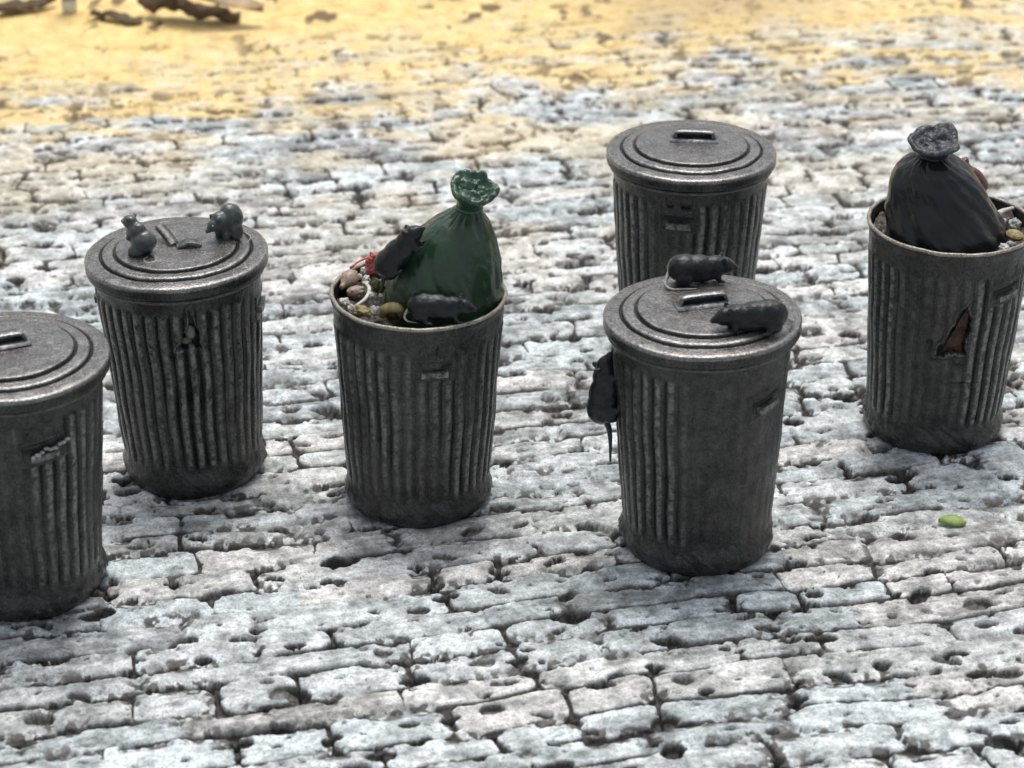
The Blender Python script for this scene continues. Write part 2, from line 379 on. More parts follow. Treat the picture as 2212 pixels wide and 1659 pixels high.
def body_mesh(seed, smooth_at=(), handles=(), tear=None, dents=(), open_top=False):
    n = 840; zs = np.concatenate([np.linspace(0, .13, 34), np.linspace(.134, H, 128)])
    th = np.linspace(0, 2*np.pi, n, endpoint=False); T, Z = np.meshgrid(th, zs)
    Rr = body_radius(Z)
    # foot ring
    foot = np.interp(Z, [0, .006, .02, .04, .058, .072, .09, .12], [-.012, -.006, .004, .0125, .0125, .007, .002, 0])
    foot = foot*(1+.7*(fbm(np.cos(T)*3+9, np.sin(T)*3+9+Z*12, 200+seed, 3)-.5)*2)+.004*(fbm(np.cos(T)*9+30, np.sin(T)*9+30+Z*50, 205+seed, 3)-.5)*(1-sstep(.08, .12, Z))*2
    Rr = Rr+foot
    # flutes: rounded ribs with narrow valleys
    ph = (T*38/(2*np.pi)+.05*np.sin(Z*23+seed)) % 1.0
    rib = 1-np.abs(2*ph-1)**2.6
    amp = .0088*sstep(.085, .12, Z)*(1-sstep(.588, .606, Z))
    wn = .35+1.15*sstep(.3, .68, fbm(np.cos(T)*2.5+9, np.sin(T)*2.5+Z*3, 230+seed, 4))
    for ang, wid, keep in smooth_at:
        wn = wn*(keep+(1-keep)*sstep(wid*.6, wid*1.15, np.abs(wrap(T-ang))))
    hd = np.ones_like(Z)
    for ang, hz, roll, ntc in handles:
        s = wrap(T-ang)*.232; q = Z-hz; s2 = s*math.cos(roll)+q*math.sin(roll); q2 = -s*math.sin(roll)+q*math.cos(roll)
        box = np.maximum(np.abs(s2)-.062, np.abs(q2)-.036)
        hd = hd*sstep(-.002, .006, box)
        Rr = Rr + .0045*(1-sstep(-.002, .004, box)) - .0035*(1-sstep(-.012, -.006, box))
        # notches over the plate
        hd = hd*sstep(-.002, .006, np.maximum(np.abs(s2)-.058, np.abs(q2-.062)-.030))
        for k, wd in ((-.030, .013), (.022, .017)):
            nb = np.sqrt(np.maximum(np.abs(s2-k)-wd*.5, 0)**2+np.maximum(np.abs(q2-.058)-.010, 0)**2)-wd*.5
            Rr = Rr - .009*ntc*(1-sstep(-.004, .003, nb))
    Rr = Rr + amp*wn*hd*(rib-.55)
    # small crease rings and hand-made unevenness
    Rr = Rr + .0035*(fbm(T*2.2, Z*7, 260+seed, 3)-.5)*2*sstep(.1, .2, Z)
    Rr = Rr + .0012*(fbm(T*40, Z*60, 270+seed, 3)-.5)
    for ang, hz, sx, sz, dp in dents:
        g = np.exp(-(wrap(T-ang)*.22/sx)**2-((Z-hz)/sz)**2); Rr = Rr-dp*g
    if tear:
        ang, P = tear; s = wrap(T-ang)*.22
        s0 = s; s = s0+.017*(fbm(s0*26+9, Z*26, 281, 4)-.5)*2; Zt = Z+.014*(fbm(s0*26+39, Z*26, 285, 4)-.5)*2
        d = tri_sd(s, Zt, P)
        Rr = Rr + .007*np.exp(-(np.maximum(d, 0)/.012)**2) - .034*(1-sstep(-.004, .0015, d))
    Rr = Rr + np.interp(Z, [H-.03, H-.02, H-.008, H], [0, .0015, .0045, .0045])
    co = np.stack([Rr*np.sin(T), -Rr*np.cos(T), Z], -1)
    # over the rim and down the inside
    ins = [(.2430, H+.003), (.240, H+.0045), (.236, H+.003), (.234, H-.002), (.230, H-.05), (.226, H-.11), (.10, H-.115), (.002, H-.115)]
    add = []
    for r_, z_ in ins:
        rr_ = r_+.0015*(fbm(th*6, th*0+z_*30, 290+seed, 3)-.5)
        add.append(np.stack([rr_*np.sin(th), -rr_*np.cos(th), np.full(n, z_)], -1))
    co = np.concatenate([co, np.array(add)]).reshape(-1, 3)
    q = grid_quads(n, len(zs)+len(ins), True)
    pad = np.zeros(n*len(ins))
    wear_glint = np.concatenate([(sstep(.82, 1.0, rib)*sstep(.085, .12, Z)*(1-sstep(.588, .606, Z))*hd*np.clip(wn, 0, 1)*.62).ravel(), pad])  # rib crests lightened: worn paint with highlights painted in
    dark_mask = np.concatenate([(sstep(.45, .1, rib)*sstep(.085, .12, Z)*(1-sstep(.588, .606, Z))*hd*np.clip(wn*1.2, 0, 1)).ravel(), pad])  # flute valleys go near-black
    return fast_mesh('can_body', co, q, [M_CAN], True, {'wear_glint': wear_glint, 'dark_mask': dark_mask})
LID = [(r, H+.003+z) for r, z in [(.001, .0275), (.06, .027), (.12, .0262), (.160, .0252), (.168, .0242), (.1712, .0215), (.1722, .0140), (.1740, .0108), (.1768, .0128), (.181, .0172),
       (.200, .0162), (.2075, .0142), (.2105, .0108), (.2116, .0040), (.2136, .0012), (.2165, .0040), (.220, .0088), (.240, .0080), (.2525, .0062), (.2585, .0028), (.2608, -.0025), (.2598, -.012), (.2606, -.024),
       (.2598, -.029), (.256, -.030), (.2525, -.024), (.250, -.006)]]
def lid_mesh(seed):
    def wob(T, Rr, Z):
        k = sstep(.02, .26, Rr)
        Rr = Rr*(1+k*.006*(fbm(np.cos(T)*1.5+5, np.sin(T)*1.5+5+Z*20, 300+seed, 3)-.5)*2)
        Z = Z + .0035*(fbm(Rr*np.cos(T)*9+20, Rr*np.sin(T)*9+20, 310+seed, 3)-.5)*2 + .0008*(fbm(Rr*np.cos(T)*90+20, Rr*np.sin(T)*90+20, 315+seed, 3)-.5)
        return Rr, Z
    P = dens(LID, .0022); me = revolve(P, 420, 'lid', [M_LID], wob); r = np.array([p[0] for p in P]); z = np.array([p[1] for p in P])-H
    lid_dark = np.exp(-((r-.1738)/.0040)**2)+np.exp(-((r-.2135)/.0044)**2)+.75*(z < -.004)  # darkens the ring grooves and the skirt
    lid_glint = .55*np.exp(-((r-.169)/.003)**2)+.6*np.exp(-((r-.2075)/.004)**2)+.5*np.exp(-((r-.256)/.004)**2)*(z > 0)+.25*np.exp(-((r-.19)/.006)**2)  # bright rings: worn edges with highlights put into the colour
    for nm, a in (('dark_mask', lid_dark), ('wear_glint', lid_glint)):
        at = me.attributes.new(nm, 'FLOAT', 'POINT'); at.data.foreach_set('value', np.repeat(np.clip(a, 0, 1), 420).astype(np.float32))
    return me
def bent_strip(width, thick, pts, seg=4):
    """flat bar following pts in XZ, bevelled"""
    bm = bmesh.new(); P = spline([(x, 0, z) for x, z in pts], 24); rings = []
    for i, p in enumerate(P):
        t = (P[min(i+1, 23)]-P[max(i-1, 0)]).normalized(); nrm = Vector((-t.z, 0, t.x))
        w2, t2, c = width/2, thick/2, min(thick, width)*.22
        sh = [(-w2+c, -t2), (w2-c, -t2), (w2, -t2+c), (w2, t2-c), (w2-c, t2), (-w2+c, t2), (-w2, t2-c), (-w2, -t2+c)]
        rings.append([bm.verts.new(p+Vector((0, a, 0))+nrm*b) for a, b in sh])
    for a, b in zip(rings, rings[1:]):
        for k in range(8): bm.faces.new((a[k], a[(k+1) % 8], b[(k+1) % 8], b[k]))
    bm.faces.new(rings[0]); bm.faces.new(rings[-1][::-1])
    return bm
def lid_handle(parent, rot, z=H+.0285, broken=False, offx=0, offy=0):
    if broken:
        g = from_bm('lid_handle', bent_strip(.030, .016, [(-.062, .034), (-.035, .026), (0, .010), (.014, .003)]), M_STRAP, parent, loc=(-.012, .005, z), rot=(0, 0, rot)); g.data.materials[0] = M_CAN
        h = bent_strip(.034, .013, [(-.034, .002), (0, .012), (.034, .003)])
        from_bm('handle_stub', h, M_CAN, parent, loc=(.040, -.012, z), rot=(0, 0, .25))
        return
    bmp = bmesh.new(); bmesh.ops.create_cube(bmp, size=1, matrix=Matrix.Diagonal((.150, .062, .007, 1)))
    bmesh.ops.bevel(bmp, geom=bmp.edges[:], offset=.0028, segments=2, affect='EDGES')
    h = from_bm('lid_handle', bent_strip(.032, .0085, [(-.066, .001), (-.060, .014), (-.050, .0235), (0, .0245), (.050, .0235), (.060, .014), (.066, .001)]),
                M_STRAP, parent, loc=(offx, offy, z+.003), rot=(0, 0, rot))
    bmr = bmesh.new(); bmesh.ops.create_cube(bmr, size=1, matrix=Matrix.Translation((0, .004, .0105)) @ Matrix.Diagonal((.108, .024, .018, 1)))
    from_bm('grip_shade', bmr, M_HOLE_SHADE, h)  # solid black block painting the shade under the strap
    from_bm('mounting_plate', bmp, M_STRAP, h, loc=(0, -.004, .0005))
def side_handle(parent, ang, hz, roll, chips=False):
    """bar on a slotted plate, curved with the wall"""
    r0 = float(body_radius(hz))
    def patch(x0, x1, z0, z1, ra, rb, mat_, name, par):
        bm = bmesh.new(); n = 10; V = []
        for i in range(n+1):
            s = x0+(x1-x0)*i/n; row = []
            for (rr, zz) in ((ra, z0), (rb, z0+.002), (rb, z1-.002), (ra, z1)):
                s2 = s*math.cos(roll)-zz*math.sin(roll); z2 = s*math.sin(roll)+zz*math.cos(roll)
                a = ang+s2/.23; rad = float(body_radius(hz+z2))+rr
                row.append(bm.verts.new((rad*math.sin(a), -rad*math.cos(a), hz+z2)))
            V.append(row)
        for a, b in zip(V, V[1:]):
            for k in range(3): bm.faces.new((a[k], a[k+1], b[k+1], b[k]))
        bm.faces.new(V[0]); bm.faces.new(V[-1][::-1])
        return from_bm(name, bm, mat_, par, smooth=False)
    h = patch(-.036, .034, -.024, -.002, -.002, .0135, M_CAN, 'side_handle', parent)
    patch(-.047, .047, .004, .016, -.004, .0022, M_HOLE_SHADE, 'slot_shade', h)  # near-black strip in place of the shade in the slot
    if chips:
        rnd = random.Random(4); bm = bmesh.new()
        for k in range(9):
            s = -.03+.09*k/8; zz = -.001+.012*rnd.random()+s*.25; a = ang+s/.23; rad = float(body_radius(hz))+.013
            ell(bm, (rad*math.sin(a), -rad*math.cos(a), hz+zz), (.006+.004*rnd.random(), .005, .004+.003*rnd.random()), (rnd.random(), 0, rnd.random()), 1)
        from_bm('flaked_chips', bm, M_CHIP, h)

cans = {}
def make_can(key, label, pos, lid=True, lean=(0, 0), scale=(1, 1, 1), seed=0, smooth_at=(), handles=(), tear=None, dents=(), strap=None, chips=False, tear_mat=None):
    t = thing('dustbin', label, 'dustbin', (pos[0], pos[1], -.004), (lean[0], lean[1], 0), 'ribbed metal dustbins standing on the cobbles')
    t.scale = scale
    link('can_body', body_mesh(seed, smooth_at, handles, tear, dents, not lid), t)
    for ang, hz, roll, _n in handles: side_handle(t, ang, hz, roll, chips and ang < 1.5)
    bead = [(.246+.0055*math.cos(a), 0, .0055*math.sin(a)) for a in np.linspace(0, 2*np.pi, 12, endpoint=False)]
    def torus(r, rt, zc, name, m_, sd):
        pr = [(r+rt*math.cos(a), zc+rt*math.sin(a)) for a in np.linspace(0, 2*np.pi, 13)]
        def wob(T, Rr, Z):
            k = (fbm(T*5, T*0+3, 330+sd, 3)-.5)*2
            return Rr+.0015*k, Z+.0018*(fbm(T*4, T*0+8, 340+sd, 3)-.5)*2
        link(name, revolve(pr, 360, name, [m_], wob), t)
    if lid:
        torus(.2465, .0062, H-.037, 'rim_bead', M_BEAD, seed)
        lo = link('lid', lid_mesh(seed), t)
        if strap is not None: lid_handle(lo, **strap)
    else:
        torus(.2400, .0062, H+.001, 'rim', M_RIM, seed)
    if tear:
        ang, P = tear; cx = sum(p[0] for p in P)/len(P); cz = sum(p[1] for p in P)/len(P)
        bm = bmesh.new(); n = 14; V = {}
        A, B_, C_ = [Vector((cx+.010+(p[0]-cx)*.80, cz-.004+(p[1]-cz)*.92)) for p in P[:3]]
        from mathutils import noise as N
        for i in range(n+1):
            for j in range(n+1-i):
                q = A+(B_-A)*i/n+(C_-A)*j/n
                a = ang+q[0]/.22; rad = float(body_radius(q[1]))-.016+.009*N.noise(Vector((q[0]*70, q[1]*70, seed)))
                V[i, j] = bm.verts.new((rad*math.sin(a), -rad*math.cos(a), q[1]))
        for i in range(n):
            for j in range(n-i):
                bm.faces.new((V[i, j], V[i+1, j], V[i, j+1]))
                if i+j < n-1: bm.faces.new((V[i+1, j], V[i+1, j+1], V[i, j+1]))
        hole = from_bm('torn_hole', bm, tear_mat or M_RUST, t, smooth=False)
        if tear_mat:
            bm = bmesh.new(); a = ang+(cx+.003)/.22; rad = float(body_radius(cz))-.010
            ell(bm, (rad*math.sin(a), -rad*math.cos(a), cz+.006), (.015, .010, .022), sub=3); ell(bm, (rad*math.sin(a-.06), -rad*math.cos(a-.06), cz-.018), (.016, .008, .010), sub=3)
            from_bm('scrap_inside', bm, M_PALETEAR, hole)
    cans[key] = t
    return t

make_can('FL', 'grey ribbed dustbin with a bare strap-handled lid, cut off by the left edge', (-1.3095, 5.3482), lean=(0, 0.0179), scale=(1.0146, 1.0146, 1.0067), seed=1,
         smooth_at=[(-.3, .75, .25)], handles=[(R(31), .520, R(6), .5), (R(211), .53, 0, 0)], strap=dict(rot=R(27), offx=-.015, offy=.01), chips=True)
make_can('L', 'lidded grey dustbin with two grey-green rats on its lid and a torn side', (-0.9296, 5.9862), lean=(0, -0.0169), scale=(0.9803, 0.9803, 1.0099), seed=2, 
         handles=[(R(-92), .57, 0, 0), (R(88), .54, 0, 0)], tear=(R(12), [(-.034, .492), (.036, .497), (.012, .618)]), tear_mat=M_HOLE_SHADE,  # near-black sheet paints the shade inside the tear
         dents=[(R(16), .395, .014, .030, .022), (R(10), .36, .007, .06, .010), (R(3), .47, .02, .012, .008)], strap=dict(rot=R(-52), broken=True))
make_can('M', 'open grey dustbin holding a green rubbish bag, in the centre', (-0.2704, 5.8248), lean=(0, 0.0203), scale=(0.9957, 0.9957, 0.9475), lid=False, seed=3,
         smooth_at=[(R(5), .42, .45)], handles=[(R(13), .55, 0, .45), (R(193), .54, 0, 0)])
make_can('F', 'foremost lidded dustbin with two dark rats on its lid and one on its side', (0.5131, 5.5689), lean=(0, -0.0135), scale=(1.0069, 1.0069, 1.0232), seed=4,
         smooth_at=[(R(28), .95, .12)], handles=[(R(44), .515, R(9), 0), (R(224), .53, 0, 0)], strap=dict(rot=R(14), offx=.0, offy=.012))
make_can('B', 'grey dustbin with a clean bare lid, standing farthest back behind another dustbin', (0.5557, 6.7568), lean=(0, 0), scale=(1.0087, 1.0087, 1.0142), seed=5,
         smooth_at=[(R(-20), .35, .5)], handles=[(R(-12), .545, 0, 1), (R(168), .54, 0, 0)], strap=dict(rot=R(-5), offx=.01, offy=.03))
make_can('R', 'open grey dustbin holding a black rubbish bag, at the right edge', (1.2727, 6.2476), lean=(0, 0.0084), scale=(0.9934, 0.9934, 0.9883), lid=False, seed=6,
         smooth_at=[(R(-18), .62, .2)], handles=[(R(38), .545, R(3), .3), (R(218), .54, 0, 0)], tear=(R(0), [(-.058, .352), (.040, .36), (.026, .525)]),
         dents=[(R(4), .30, .018, .02, .012), (R(-19), .385, .01, .01, .012), (R(9), .25, .05, .006, .008)])
cpos = {k: cans[k].location+Vector((cans[k].rotation_euler.y*.64, 0, 0)) for k in cans}
ZM, ZR, ZF, ZL = .645, .673, 1.0232*(H+.031), 1.0099*(H+.031)      # rim and lid heights

# ------------------------------------------------------------------ rats
def rat_mesh(kind, seed=0):
    bm = bmesh.new()
    if kind == 'lying':
        for c, r, ro in [((-.045, 0, .036), (.047, .036, .036), (0, 0, 0)), ((-.01, 0, .036), (.05, .032, .033), (0, 0, 0)), ((.035, 0, .035), (.036, .027, .029), (0, 0, 0)),
                         ((0, 0, .022), (.07, .030, .022), (0, 0, 0)), ((.066, 0, .037), (.028, .021, .021), (0, .25, 0)), ((.09, 0, .031), (.016, .0095, .009), (0, .35, 0)),
                         ((.06, .017, .056), (.009, .004, .010), (0, 0, .4)), ((.06, -.017, .056), (.009, .004, .010), (0, 0, -.4)),
                         ((-.05, .028, .018), (.024, .012, .018), (0, 0, 0)), ((-.05, -.028, .018), (.024, .012, .018), (0, 0, 0)),
                         ((-.03, .036, .005), (.016, .007, .005), (0, 0, .2)), ((-.03, -.036, .005), (.016, .007, .005), (0, 0, -.2)),
                         ((.045, .02, .014), (.008, .007, .016), (0, 0, 0)), ((.045, -.02, .014), (.008, .007, .016), (0, 0, 0)),
                         ((.056, .021, .004), (.012, .006, .004), (0, 0, 0)), ((.056, -.021, .004), (.012, .006, .004), (0, 0, 0))]:
            ell(bm, c, r, ro, 2)
    elif kind == 'upright':   # sitting up, pear shaped
        for c, r, ro in [((-.010, 0, .050), (.041, .040, .044), (0, -.5, 0)), ((.014, 0, .082), (.033, .029, .038), (0, -.6, 0)), ((.036, 0, .112), (.025, .022, .026), (0, -.3, 0)),
                         ((.054, 0, .112), (.015, .012, .012), (0, .3, 0)), ((.030, .019, .131), (.009, .005, .010), (0, 0, .4)), ((.030, -.019, .131), (.009, .005, .010), (0, 0, -.4)),
                         ((.004, .026, .022), (.028, .016, .022), (0, .2, 0)), ((.004, -.026, .022), (.028, .016, .022), (0, .2, 0)),
                         ((.016, .026, .006), (.018, .010, .006), (0, 0, .15)), ((.016, -.026, .006), (.018, .010, .006), (0, 0, -.15)),
                         ((.028, .016, .068), (.012, .010, .022), (0, -.5, 0)), ((.028, -.016, .068), (.012, .010, .022), (0, -.5, 0))]:
            ell(bm, c, r, ro, 2)
    else:   # hunched over, head low
        for c, r, ro in [((-.018, 0, .062), (.040, .038, .046), (0, .2, 0)), ((.016, 0, .058), (.034, .032, .038), (0, .4, 0)), ((.044, 0, .060), (.022, .019, .020), (0, .3, 0)),
                         ((.063, 0, .052), (.014, .009, .009), (0, .4, 0)), ((.036, .018, .080), (.008, .005, .010), (0, 0, .4)), ((.036, -.018, .080), (.008, .005, .010), (0, 0, -.4)),
                         ((-.012, .032, .026), (.022, .012, .030), (0, 0, 0)), ((-.012, -.032, .026), (.022, .012, .030), (0, 0, 0)),
                         ((.020, .020, .018), (.012, .011, .030), (0, 0, 0)), ((.020, -.020, .018), (.012, .011, .030), (0, 0, 0)), ((0, 0, .03), (.03, .026, .03), (0, 0, 0))]:
            ell(bm, c, r, ro, 2)
    return fuse(bm, .0026, 16, .0012, seed)
RM = {k: rat_mesh(k) for k in ('lying', 'upright', 'hunched')}
def rat(label, loc, yaw=0, pitch=0, roll=0, kind='lying', m=M_RAT, s=1.0, tail=None, tail_m=None, matrix=None, tr=.0042, eye_m=None):
    t = thing('rat', label, 'rat', loc, (0, 0, 0), 'rats on and around the dustbins')
    t.rotation_euler = matrix.to_euler() if matrix else (Matrix.Rotation(yaw, 3, 'Z') @ Matrix.Rotation(pitch, 3, 'Y') @ Matrix.Rotation(roll, 3, 'X')).to_euler()
    t.scale = (s, s, s*(.88 if kind == 'upright' else 1))
    me = RM[kind].copy()
    if kind == 'lying':
        for v in me.vertices: v.co.z *= 1.12; v.co.y *= 1.1
    me.update(); me.materials.clear(); me.materials.append(m); link('body', me, t)
    for sy in (-1, 1):
        bm = bmesh.new()
        if kind == 'lying': ell(bm, (.079, .0135*sy, .043), (.003, .0025, .003), sub=2)
        elif kind == 'upright': ell(bm, (.050, .017*sy, .121), (.003, .0025, .003), sub=2)
        else: ell(bm, (.056, .0135*sy, .067), (.003, .0025, .003), sub=2)
        from_bm('eye', bm, eye_m or M_EYE, t)
    if tail:
        bm = bmesh.new(); P = spline(tail, 34); tube_bm(bm, P, [tr*(1-.72*i/33) for i in range(34)], 8)
        from_bm('tail', bm, tail_m or M_TAIL, t)
    return t
# on the front lid
rat('dark rat lying on the front lid behind the handle, facing right', spot(1512, 607, ZF-.006), yaw=R(8), s=1.02,
    tail=[(-.085, 0, .03), (-.100, -.03, .010), (-.085, -.048, .003), (-.05, -.052, .003), (-.02, -.052, .003)], tr=.006)
rat('dark rat lying on the right of the front lid, facing left', spot(1622, 713, ZF-.016), yaw=R(188), s=1.06,
    tail=[(-.085, 0, .03), (-.105, -.01, .012), (-.112, -.035, .004), (-.095, -.06, .003), (-.07, -.075, .003)], tr=.005)
# clinging to the side of the front can: head up, back outwards
def cling(ang, z, out=0.0, spin=0.0):
    """matrix: local x up the wall, local z outwards"""
    n_ = Vector((math.sin(ang), -math.cos(ang), .07)).normalized(); u = Vector((0, 0, 1)); u = (u-n_*u.dot(n_)).normalized()
    v = n_.cross(u)
    m = Matrix((u, v, n_)).transposed()
    return m @ Matrix.Rotation(spin, 3, 'Z')
F = cpos['F']
ang = R(-86); zz = .478
rr_ = float(body_radius(zz))-.012
rat('dark rat clinging head-up to the left side of the front dustbin', (F.x+rr_*math.sin(ang), F.y-rr_*math.cos(ang), zz), matrix=cling(ang, zz), s=1.12,
    tail=[(-.08, 0, .03), (-.105, 0, .018), (-.14, -.004, .012), (-.19, -.008, .008)], tail_m=M_RAT, tr=.009)
# on the left can's lid
rat('grey-green rat sitting up on the left of the torn dustbin lid', spot(307, 549, ZL-.010), yaw=R(152), kind='upright', m=M_RATG, s=.92,
    tail=[(-.035, 0, .012), (-.06, .012, .005), (-.072, .034, .004), (-.056, .050, .004), (-.036, .040, .006), (-.038, .022, .01)], tr=.006)
rat('grey-green rat hunched at the right rim of the torn dustbin lid', spot(494, 514, ZL-.012), yaw=R(222), pitch=R(6), kind='hunched', m=M_RATG, s=.96,
    tail=[(-.035, 0, .012), (-.05, .02, .0), (-.05, .04, -.006), (-.03, .05, -.01)], tr=.005)

# ------------------------------------------------------------------ bags
def bag(label, base, secs, mat_body, mat_top, top_tilt, seed, folds=.012, twist=0.0, knot_col=None):
    t = thing('rubbish_bag', label, 'rubbish bag', base)
    n = 220
    S = np.array(secs)          # z, cx, cy, r
    zz = np.linspace(0, 1, 150); k = np.linspace(0, 1, len(S))
    Pz, Px, Py, Pr = [np.interp(zz, k, S[:, i]) for i in range(4)]
    def sm(a):
        for _ in range(5): a = np.concatenate([[a[0]], (a[:-2]+2*a[1:-1]+a[2:])/4, [a[-1]]])
        return a
    Px, Py, Pr, Pz = map(sm, (Px, Py, Pr, Pz))
    th = np.linspace(0, 2*np.pi, n, endpoint=False)
    T, I = np.meshgrid(th, np.arange(150)); rr = Pr[I]; z = Pz[I]
    neck = float(S[-2, 0])
    near = np.exp(-((z-neck)/.06)**2)
    tw = T+twist*(z-neck)*8
    fold = np.abs(np.sin(tw*2.5+1.3*np.sin(T+seed)))-.6
    f = (fbm(np.cos(T)*1.6+7, np.sin(T)*1.6+z*7, 400+seed, 3)-.5)*2
    f2 = (fbm(np.cos(T)*6+17, np.sin(T)*6+z*40, 410+seed, 4)-.5)*2
    rr = rr*(1+.15*f+.010*f2)+near*folds*fold*(rr > .03)
    co = np.stack([Px[I]+rr*np.sin(T), Py[I]-rr*np.cos(T), z+.004*f2], -1).reshape(-1, 3)
    body = link('sack', fast_mesh('sack', co, grid_quads(n, 150, True), [mat_body]), t)
    # gathered top: flares, curls over, crinkled and sunken in the middle
    zt, cx, cy, r0, r1, hgt = top_tilt[:6]
    prof = [(r0*1.02, -.004), (r0*1.0, .006), (r0*1.12, hgt*.35), (r1*.82, hgt*.68), (r1, hgt*.88), (r1*.98, hgt*1.0), (r1*.84, hgt*1.04), (r1*.6, hgt*.90), (r1*.35, hgt*.95), (r1*.12, hgt*.84), (.0008, hgt*.84)]
    pr = np.array([(p.x, p.z) for p in spline([(a, 0, b) for a, b in prof], 60)])
    T, I = np.meshgrid(np.linspace(0, 2*np.pi, 160, endpoint=False), np.arange(60)); rr = np.abs(pr[I, 0]); z = pr[I, 1]
    lump = (fbm(np.cos(T)*1.2+9, np.sin(T)*1.2+9, 420+seed, 2)-.5)*2
    fold = np.abs(np.sin(T*3+seed+z*14))-.6
    kk = sstep(0, r0, rr)
    crk = (fbm(rr*np.cos(T)*38+40, rr*np.sin(T)*38+40, 430+seed, 3)-.5)*2
    rr = rr*(1+.17*lump*sstep(0, hgt, z))+.0022*fold*kk*(1-sstep(hgt*.3, hgt*.8, z))
    z = z+.010*crk*sstep(hgt*.6, hgt*.9, z)+.012*lump*sstep(hgt*.4, hgt, z)
    co = np.stack([rr*np.sin(T), -rr*np.cos(T), z], -1).reshape(-1, 3)
    link('tied_top', fast_mesh('tied_top', co, grid_quads(160, 60, True), [mat_top]), t, loc=(cx, cy, zt), rot=top_tilt[6])
    # the tie
    bm = bmesh.new(); P = [(r0*1.05*math.cos(a), r0*1.05*math.sin(a), .003*math.sin(2*a)) for a in np.linspace(0, 2*np.pi, 30)]
    tube_bm(bm, P, .0045, 8)
    from_bm('tie', bm, mat_body, t, loc=(cx, cy, zt))
    return t
Mp = cpos['M']; Rp = cpos['R']
bag('green rubbish bag with a tied top, sticking out of the centre dustbin', (Mp.x, Mp.y, 0),
    [(0.537, .06, .0, .12), (0.567, .062, 0, .155), (0.607, .064, 0, .162), (0.657, .068, 0, .16), (0.707, .074, .0, .152), (0.752, .084, .003, .142), (0.792, .094, .005, .124), (0.827, .105, .005, .103), (0.857, .118, .005, .076), (0.879, .132, .005, .048), (0.895, .140, .005, .034)],
    M_GREEN, M_GREENTOP, (0.893, .140, .005, .034, .064, .078, (R(20), R(12), 0)), 3, .0025)
bag('black rubbish bag with twisted folds and a pale crumpled top, in the right dustbin', (Rp.x, Rp.y, 0),
    [(0.565, -.02, -.02, .13), (0.595, -.018, -.025, .17), (0.635, -.018, -.03, .184), (0.680, -.024, -.03, .176), (0.725, -.036, -.025, .160), (0.770, -.046, -.02, .140), (0.810, -.056, -.015, .127), (0.843, -.064, -.01, .106), (0.867, -.070, -.01, .078), (0.885, -.073, -.01, .042)],
    M_BLACK, M_BLACKTOP, (0.883, -.073, -.01, .042, .076, .060, (R(16), R(-4), 0)), 8, .005, 1.0)

# rats on the rubbish
rat('dark rat climbing the left slope of the green bag', (Mp.x-.014, Mp.y-.100, .783), s=1.02,
    matrix=(Matrix.Rotation(R(-12), 3, 'Z') @ Matrix.Rotation(R(-52), 3, 'Y')),
    tail=[(-.085, 0, .03), (-.11, -.01, .012), (-.14, -.012, .008)], tail_m=M_RAT, tr=.006)
rat('dark rat lying at the front rim of the centre dustbin below the green bag', spot(950, 690, ZM), yaw=R(-3), s=.98,
    tail=[(-.085, 0, .03), (-.095, -.012, .012), (-.085, -.025, .004), (-.05, -.03, .002)], tr=.005)

# ------------------------------------------------------------------ rubbish in the open cans
def heap(key, label, z0):
    p = cpos[key]; n = 200; k = 60
    T, I = np.meshgrid(np.linspace(0, 2*np.pi, n, endpoint=False), np.linspace(.002, .2255, k))
    x = I*np.sin(T); y = -I*np.cos(T)
    z = z0+.035*(fbm(x*16+40, y*16+40, 500+ord(key), 4)-.5)*2+.02*(fbm(x*45+40, y*45+40, 510, 3)-.5)
    me = fast_mesh('rubbish', np.stack([x, y, z], -1).reshape(-1, 3), grid_quads(n, k, True), [M_HEAP])
    o = link('rubbish', me, None, (p.x, p.y, 0)); tag(o, label, 'rubbish', kind='stuff')
heap('M', 'dark mixed rubbish filling the centre dustbin', .606)
heap('R', 'dark mixed rubbish filling the right dustbin', .632)
def lump(name, label, cat, loc, r, m, rot=(0, 0, 0), seed=0, amp=.25, group=None, vox=None):
    bm = bmesh.new(); bmesh.ops.create_icosphere(bm, subdivisions=4, radius=1)
    from mathutils import noise as N
    for v in bm.verts:
        q = v.co*1.6+Vector((seed*3.1, seed*1.7, 0)); v.co *= 1+amp*N.noise(q)+amp*.5*N.noise(q*3)
        v.co = Vector((v.co.x*r[0], v.co.y*r[1], v.co.z*r[2]))
    return tag(from_bm(name, bm, m, None, loc=loc, rot=rot), label, cat, group)
def rod(name, label, cat, pts, rad, m, n=18, ends=None, group=None, flat=1, rough=0):
    bm = bmesh.new(); P = spline(pts, n); c = sum(P, Vector())/n; P = [p-c for p in P]
    tube_bm(bm, P, rad if not hasattr(rad, '__len__') else list(np.interp(np.linspace(0, 1, n), np.linspace(0, 1, len(rad)), rad)), 10, flat)
    if ends:
        for q in (P[0], P[-1]):
            for s in (-1, 1): ell(bm, q+Vector((s*ends*.5, s*ends*.3, 0)), (ends, ends, ends), sub=2)
    if rough:
        from mathutils import noise as N
        for v in bm.verts: v.co += N.noise_vector(v.co*9)*rough+N.noise_vector(v.co*25)*rough*.5
    return tag(from_bm(name, bm, m, None, loc=c), label, cat, group)
zt = .637
rod('drumstick', 'tan and pink gnawed drumstick at the left of the centre dustbin', 'food scrap', [spot(737, 622, zt), spot(752, 606, zt+.005), spot(768, 588, zt+.008)], [.007, .010, .022, .027, .020, .007], M_TAN)
lump('meat_scrap', 'brown meat scrap below the drumstick in the centre dustbin', 'food scrap', spot(768, 628, zt), (.027, .018, .012), M_TAN, (0, 0, .6), 3)
